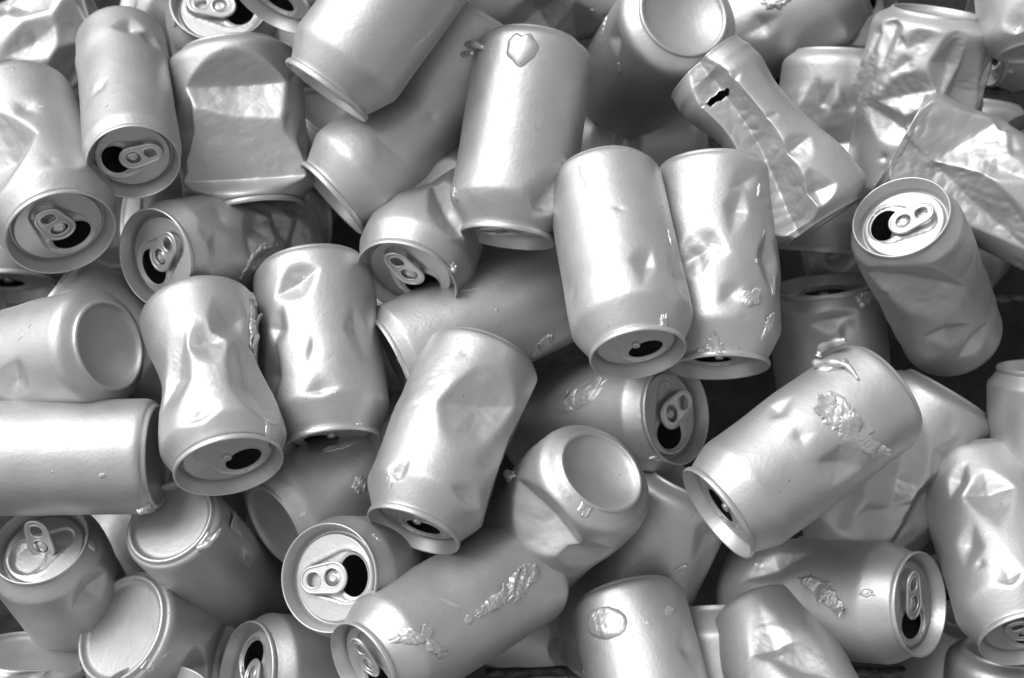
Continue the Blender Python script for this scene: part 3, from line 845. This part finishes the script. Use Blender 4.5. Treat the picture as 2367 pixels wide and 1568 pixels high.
can('can lying level at the lower right, tab like a six in a dark lid', 'lid', (2130, 1397), 177, 29, -5, geo=D(rim=28),
    mouth=(2112, 1445), tab_lift=9, tab_twist=4, dents=[(1790, 1310, 5, 10, .35, D(sa=.2, soft=1))], wob=.25,
    glue=[(1905, 1365, 6, 4, -110, .8, 125, 0, 3.5), (1940, 1405, 4, 3, -60, .8, 126, 0, 3.5), (1880, 1350, 10, 4, -25, 2.2, 121), (1925, 1390, 8, 5, -50, 2.6, 122), (2000, 1370, 4, 2, 0, 1.2, 123), (1760, 1303, 5, 2, -20, 2, 124)])
can('bright dented can leaving the bottom edge at the lower right', 'lid', (1945, 1800), 115, 30, 37, geo=N, lid=None,
    dents=[(1790, 1490, 5, 20, (.2, .5), D(sa=.22, soft=.5)), (1860, 1540, 5, -28, (.15, .4), D(soft=.8, sa=.1))], crumple=(2, .5))
can('upright can at the bottom with a round flattened lump of glue near its top', 'lid', (1568, 1856), 103, 12, 26, geo=D(rim=26, base='dished'), lid=None,
    dents=[(1590, 1500, 3, 85, .3)], crumple=(2, .5), wob=.35,
    glue=[(1398, 1440, 13, 9, -5, 2.2, 131, .6), (1548, 1410, 2, 4, -50, 1.2, 132), (1500, 1440, 2, 1, 0, .6, 133), (1345, 1560, 2, 3, 0, 1, 134)])
can('smooth can slanting to the bottom edge with two ragged patches of glue', 'lid', (836, 1545), 31, 29, 54, geo=D(rim=25.8, L=134),
    mouth=(880, 1600), tab_lift=10, wob=.2,
    glue=[(1225, 1330, 5, 5, 120, 1.2, 147, 0, 3.5), (1165, 1375, 5, 3, 100, 1.0, 148, 0, 3), (985, 1465, 4, 3, 100, .8, 149, 0, 2.5), (1205, 1345, 14, 6, 42, 3.2, 141), (1140, 1395, 12, 3.5, 30, 2.4, 142), (950, 1470, 9, 4, -10, 1.8, 143), (1010, 1500, 7, 4, -25, 2.0, 144), (1045, 1395, 6, 1, -20, .6, 145), (1085, 1432, 2, 3, 60, 1.0, 146)])
can('can facing the viewer, tab to the left of a black crescent mouth', 'lid', (758, 1336), 3, 60, 34, geo=WD,
    mouth=(808, 1332), tab_twist=2, tab_lift=3, dents=[(990, 1330, 5, 60, .4)], crumple=(4, 1.0), glue=[(880, 1240, 4, 1.5, -30, .8, 151), (955, 1355, 3, 3, 0, 3, 152)])
can('can with a dark round opening facing down left behind the crescent mouth can', 'base', (632, 1216), 32, 24, -8, geo=D(rim=26), lid=None,
    dents=[(700, 1190, 2, 10, .45, D(sa=.4, soft=.5))], glue=[(832, 1120, 5, 4, 60, 2.0, 161), (790, 1030, 12, 2, 25, 1.2, 162), (708, 1188, 1.8, 1.8, 0, .8, 163, 1)])
can('bright can right of centre with a deep pointed V dent, lid down', 'lid', (954, 1230), 68, 19, 29, geo=D(rim=26, L=113, base='dished'),
    mouth=(990, 1245), tab=False,
    dents=[(1110, 930, 9, 4, (.42, .30), D(soft=.7, sa=.14, edge=.25)), (1195, 1055, 9, -15, .45, D(soft=.6, sa=.15)), (915, 1095, 4, 55, .5, D(sa=.35)), (1080, 1150, 3, -25, .4)], crumple=(4, .6),
    glue=[(893, 1105, 3, 5, -30, 1.2, 171)])
can('can showing a polished dish shaped base with a long dark fold below it', 'base', (1392, 1088), 226, 46, 20, geo=N, lid=None,
    dents=[(1250, 1215, 13, -42, .6, D(soft=.6)), (1340, 1280, 5, -20, .4)], wob=.26,
    glue=[(1345, 1195, 4, 3, -60, 2.4, 181), (1190, 1110, 4, 3, -20, 4, 182), (1300, 1160, 2, .8, -50, .8, 183)],
    strands=[[(1180, 1095, 0, 2.2), (1192, 1108, 3, 2.0), (1208, 1122, 5, .6)]])
can('can with a cracked crust of glue on its side and the tab jutting right', 'lid', (1567, 956), 184, 38, -38, geo=D(rim=29, neck=13),
    mouth=(1552, 1012), tab_twist=-62, tab_lift=6, wob=.2,
    glue=[(1375, 890, 6, 3, 60, .6, 195, 0, 2), (1300, 925, 5, 3, 30, .6, 196, 0, 1.6), (1350, 905, 17, 8, 28, .9, 191), (1310, 930, 9, 6, 30, .9, 192), (1483, 960, 1.5, 6, 0, .8, 193), (1555, 1075, 6, 2.5, 5, 2.5, 194)])
can('long plain can passing under the bright middle can', 'lid', (898, 846), 25, 12, -36, geo=D(rim=29, neck=9, L=128), tab=False,
    glue=[(1262, 790, 6, 4, 50, 2.0, 201), (1238, 820, 3, 5, 10, 1.2, 202), (1090, 668, 6, .8, 12, .6, 203)], wob=.2)
can('can with a pinched fold and tab in a shaded lid beside the kinked can', 'lid', (940, 648), 66, 38, -22, geo=WD,
    mouth=(985, 672), tab_twist=0, tab_lift=6, flap=True, bends=[(.45, 26, 10, 20)],
    squash=[(.12, -10, .50, .9, 48)], dents=[(990, 395, 9, 45, .6, D(soft=.4, sa=.2)), (1040, 480, 8, 105, .5, D(soft=.5)), (900, 450, 3, 50, .4, D(soft=.5))], crumple=(5, .7),
    glue=[(1052, 660, 2, 6, 10, 3, 211)], strands=[[(1045, 668, 0, 2), (1052, 640, 3, 1.5), (1055, 615, 5, .5)]])
can('can with a dented face and torn mouth edge standing left of centre', 'lid', (768, 1032), 97, 18, -5, geo=D(rim=26.5, L=107, base='dished'), mouth=(745, 1020), tab=False,
    dents=[(685, 650, 5, 32, .45, D(sa=.2, soft=.4)), (625, 870, 6, 85, .5, D(soft=.5)), (640, 760, 3, 80, .35), (825, 760, 3, 90, .3), (740, 900, 2, 10, .35)], crumple=(6, .8),
    glue=[(850, 975, 3, 1.5, 10, 2, 221)])
can('pale can nipped at the waist with flaking glue down its right side', 'lid', (530, 1082), 102, 30, 42, geo=D(rim=29, neck=15, L=111), mouth=(572, 1068), tab=False,
    squash=[(.47, 5, .76, 1.05, 24)], dents=[(540, 740, 6, 40, .35, D(sa=.2, soft=.4)), (390, 870, 8, 82, .35, D(soft=.6)), (600, 880, 9, 98, .3, D(soft=.6)), (480, 790, 2, 15, .3), (460, 960, 2, 20, .3)], crumple=(5, .7),
    glue=[(612, 800, 5, 6, 160, 1.0, 237, 0, 4), (602, 740, 3, 5, 150, 1.0, 238, 0, 3.5), (382, 845, 3, 4, 60, .8, 239, 0, 2.5), (600, 760, 4, 15, 12, 2.6, 231), (585, 690, 4, 5, 30, 2.5, 232), (378, 835, 2.5, 7, -20, 1.6, 233), (605, 860, 2.5, 9, 0, 2.4, 234), (630, 985, 2, 8, 20, 1.4, 235), (445, 800, 2, .8, 20, .5, 236)])
can('can at the left edge showing a stained round base', 'base', (256, 798), 194, 44, 11, geo=N, lid=None, wob=.25,
    dents=[(30, 880, 4, 60, .35)], glue=[(55, 770, 5, 1.0, 35, .6, 241), (10, 945, 5, 4, 0, 4, 242), (45, 940, 4, 3, 20, 2, 243)])
can('plain bright can lying behind the stained base', 'base', (120, 690), -36, -6, -34, geo=D(rim=26, L=84), lid=None)
can('can lying level along the left edge with a dark end facing right', 'base', (368, 1054), 181, 15, 14, geo=D(rim=25, base='dished', R=30.5), lid=None, wob=.3,
    glue=[(236, 1100, 2, 1.2, 20, .8, 251), (340, 1180, 5, 3, 30, 3, 252)])
can('can at the lower left with its pull tab bent upright', 'lid', (92, 1253), -58, 49, 7, geo=D(rim=26, neck=12, R=30.5), lid='shut', mouth=(55, 1295), tab_lift=72, tab_twist=48,
    dents=[(215, 1370, 6, 35, (.3, .6), D(sa=.25, soft=.5)), (270, 1280, 2, 70, .3)], glue=[(190, 1185, 6, 2.5, -35, 1.5, 261, .8)])
can('can with a wide dished base up and a peeled strip on its right shoulder', 'base', (392, 1202), -44, 49, 14, geo=D(rim=22, base='dished', R=27.5), lid=None, wob=.25,
    glue=[(540, 1210, 5, 6, 150, .5, 274, 0, 2), (545, 1215, 4, 9, 30, 0.8, 271), (575, 1280, 6, 8, 30, .8, 272), (372, 1145, 6, 2, 30, 2, 273)],
    strands=[[(345, 1158, 1, 2.2), (362, 1145, 4, 2.0), (378, 1130, 5, 1.5), (390, 1110, 6, .8)]])
can('can with a wide dished base tipped up left, dented behind, near the bottom', 'base', (276, 1452), -22, 42, 3, geo=D(rim=26, base='dished'), lid=None,
    dents=[(525, 1520, 9, 70, .5, D(sa=.15, soft=.5)), (460, 1560, 6, 110, .4)], crumple=(3, .8), glue=[(390, 1510, 4, .8, 20, .6, 281), (345, 1545, 4, 3, 20, 2, 282)])
can('can at the bottom edge with its tab jutting out of a tilted lid', 'lid', (566, 1558), -4, 30, 0, geo=D(rim=28, neck=12), mouth=(585, 1535), tab_lift=16)
can('dented can poking up in the bottom left corner', 'lid', (60, 1690), 92, -24, -14, geo=D(rim=27, base='dished', L=46), lid=None,
    dents=[(70, 1545, 5, 10, .45), (120, 1540, 4, 40, .4)], crumple=(4, 1.4), glue=[(110, 1535, 1.5, 1.5, 0, 1.5, 291)])
can('can at the bottom edge showing only its upper rim with a drip of glue', 'lid', (362, 1602), -90, 34, 32, geo=D(rim=29, neck=12), tab=False, mouth=(370, 1640),
    glue=[(395, 1550, 3, 2, 0, 3, 301)])
can('can end just peeping over the bottom edge with a blob of glue on top', 'base', (1035, 1612), -92, 10, 20, geo=N, lid=None, glue=[(1020, 1540, 4, 2.5, 10, 4, 311)])
can('big shaded can running down between the dish base and the heart patch can', 'base', (1585, 1105), 245, 14, -53, geo=D(L=128, rim=26), lid=None, wob=.3,
    dents=[(1640, 1240, 4, 60, .2)], glue=[(1575, 1312, 4, 1.6, 15, 3, 321), (1405, 1275, 4, 3, 50, 3, 322)])
can('can at the top left with a big lid facing up over the square crushed can', 'lid', (508, 2), -84, 50, -100, geo=WD, mouth=(540, 20), tab_lift=4,
    dents=[(600, 70, 5, 70, .4), (420, 60, 5, 100, .5)], crumple=(5, 1.4), glue=[(385, 40, 2, 5, 0, 2, 331)])
can('can at the top edge with a thin tilted lid crossing its neighbour', 'lid', (622, -2), 52, 26, -8, geo=D(rim=27), mouth=(640, 10), tab=False)
can('crumpled can at the top edge behind the heart can', 'base', (1050, -10), 6, 4, -101, geo=N, lid=None,
    dents=[(1250, 40, 8, 40, .4), (1330, 60, 6, 100, .4)], crumple=(8, 2.2), glue=[(1290, 40, 9, 6, 40, 3, 341), (1340, 40, 9, 1.2, 35, 2, 342)])
can('dark creased can lying level behind the bright middle can', 'base', (1630, 318), 186, -4, -159, geo=N, lid=None,
    dents=[(1420, 320, 7, 60, .45, D(sa=.2, soft=.4)), (1450, 330, 5, 110, .5)], crumple=(4, 1.2), glue=[(1460, 350, 4, 1.5, -50, 1.5, 351)])
can('can at the top right showing a lid and narrow tab side on', 'lid', (2004, 20), 190, 42, -186, geo=WD, mouth=(2010, -20), tab_lift=8,
    dents=[(1880, 60, 4, 40, .4)])
can('shaded can with a curved rim beneath the lump of glue at the top right', 'lid', (1842, 120), 75, 22, -153, geo=N, tab=False)
can('can at the upper right edge with a tall narrow lid facing left', 'lid', (2276, 84), 8, 24, -62, geo=WD, tab=False, mouth=(2275, 150), dents=[(2330, 60, 4, 60, .4)],
    glue=[(2290, 185, 3, 2, 0, 2, 361)])
can('can cut off by the right edge at the top, pale and bulging', 'base', (2415, 120), 100, 14, -13, geo=N, lid=None, dents=[(2350, 60, 4, 70, .4)])
can('small looking can deep in the gap under the upper wire at the right', 'base', (2268, 240), -96, -8, -180, geo=N, lid=None)
can('can at the right edge deep behind the tent shaped one, lid and tab showing', 'lid', (2375, 350), -60, 48, -82, geo=WD, mouth=(2330, 352))
can('pale can at the right edge standing rim up below the lower wire', 'lid', (2425, 845), -91, 8, -38, geo=D(rim=28, neck=10), tab=False, mouth=(2380, 835))
can('can hidden deep in the shade behind the rim up can', 'lid', (1850, 600), 10, 5, -150, geo=N, lid=None, dents=[(1920, 600, 6, 30, .4)])
can('can seen as a sliver behind the lower right level can', 'lid', (2190, 1330), -75, 30, -127, geo=WD, tab=False)
can('dark can at the left edge with a thin rim under the bright tall can', 'lid', (18, 668), 88, 18, -130, geo=WD, tab=False, mouth=(10, 668))
can('can at the left edge showing a small round shoulder', 'base', (-22, 728), 188, 30, -60, geo=D(R=28, rim=24, L=110), lid=None)
can('bright sliver of can between the two bottom edge cans', 'lid', (1655, 1400), -88, -6, -62, geo=N, lid=None)
can('can with a dark mouth peeping from behind the flattened lump can', 'lid', (1356, 1535), 60, 34, -106, geo=N, tab=False, mouth=(1345, 1560))
can('shaded can with flaking paint behind the nipped can', 'base', (320, 870), -70, 12, -94, geo=N, lid=None, crumple=(4, 1.5), glue=[(362, 900, 2, 12, 20, 2, 371), (345, 850, 3, 3, 0, 2, 372)])
can('shaded can deep between the slim can and the corner', 'base', (190, 190), -75, 10, -168, geo=N, lid=None, crumple=(4, 2))
can('dark can deep under the top edge beside the big lid', 'base', (300, -10), -20, 10, -189, geo=N, lid=None)
can('dark rough can deep below the slim can', 'base', (300, 490), -8, 12, -95, geo=N, lid=None, crumple=(4, 2), glue=[(305, 505, 3, 7, 20, 3, 381)])
can('pale can glimpsed in the gap beside the long kinked can', 'base', (770, 265), -120, 30, -143, geo=N, lid=None, crumple=(3, 1))
can('crumpled bright can glimpsed under the thin tilted lid', 'base', (690, 75), -100, 20, -186, geo=N, lid=None, crumple=(8, 2.2))
can('shaded can glimpsed below the rim of the heart can', 'base', (1240, 620), 200, -5, -116, geo=N, lid=None, crumple=(3, 1))
can('dark can deep in the gap at the left under the level can', 'base', (250, 1330), 60, 10, -134, geo=N, lid=None)
can('dark can deep at the bottom between the torn patches and the lump', 'base', (1420, 1490), 165, 0, -172, geo=N, lid=None)
can('dark slanting can in the bottom right gap', 'base', (2230, 1440), -112, 6, -88, geo=N, lid=None, dents=[(2250, 1520, 4, 70, .3)])
can('pale can below the bottom right level can', 'base', (2330, 1500), -100, 20, -37, geo=N, lid=None)
print('cans', COUNT[0])
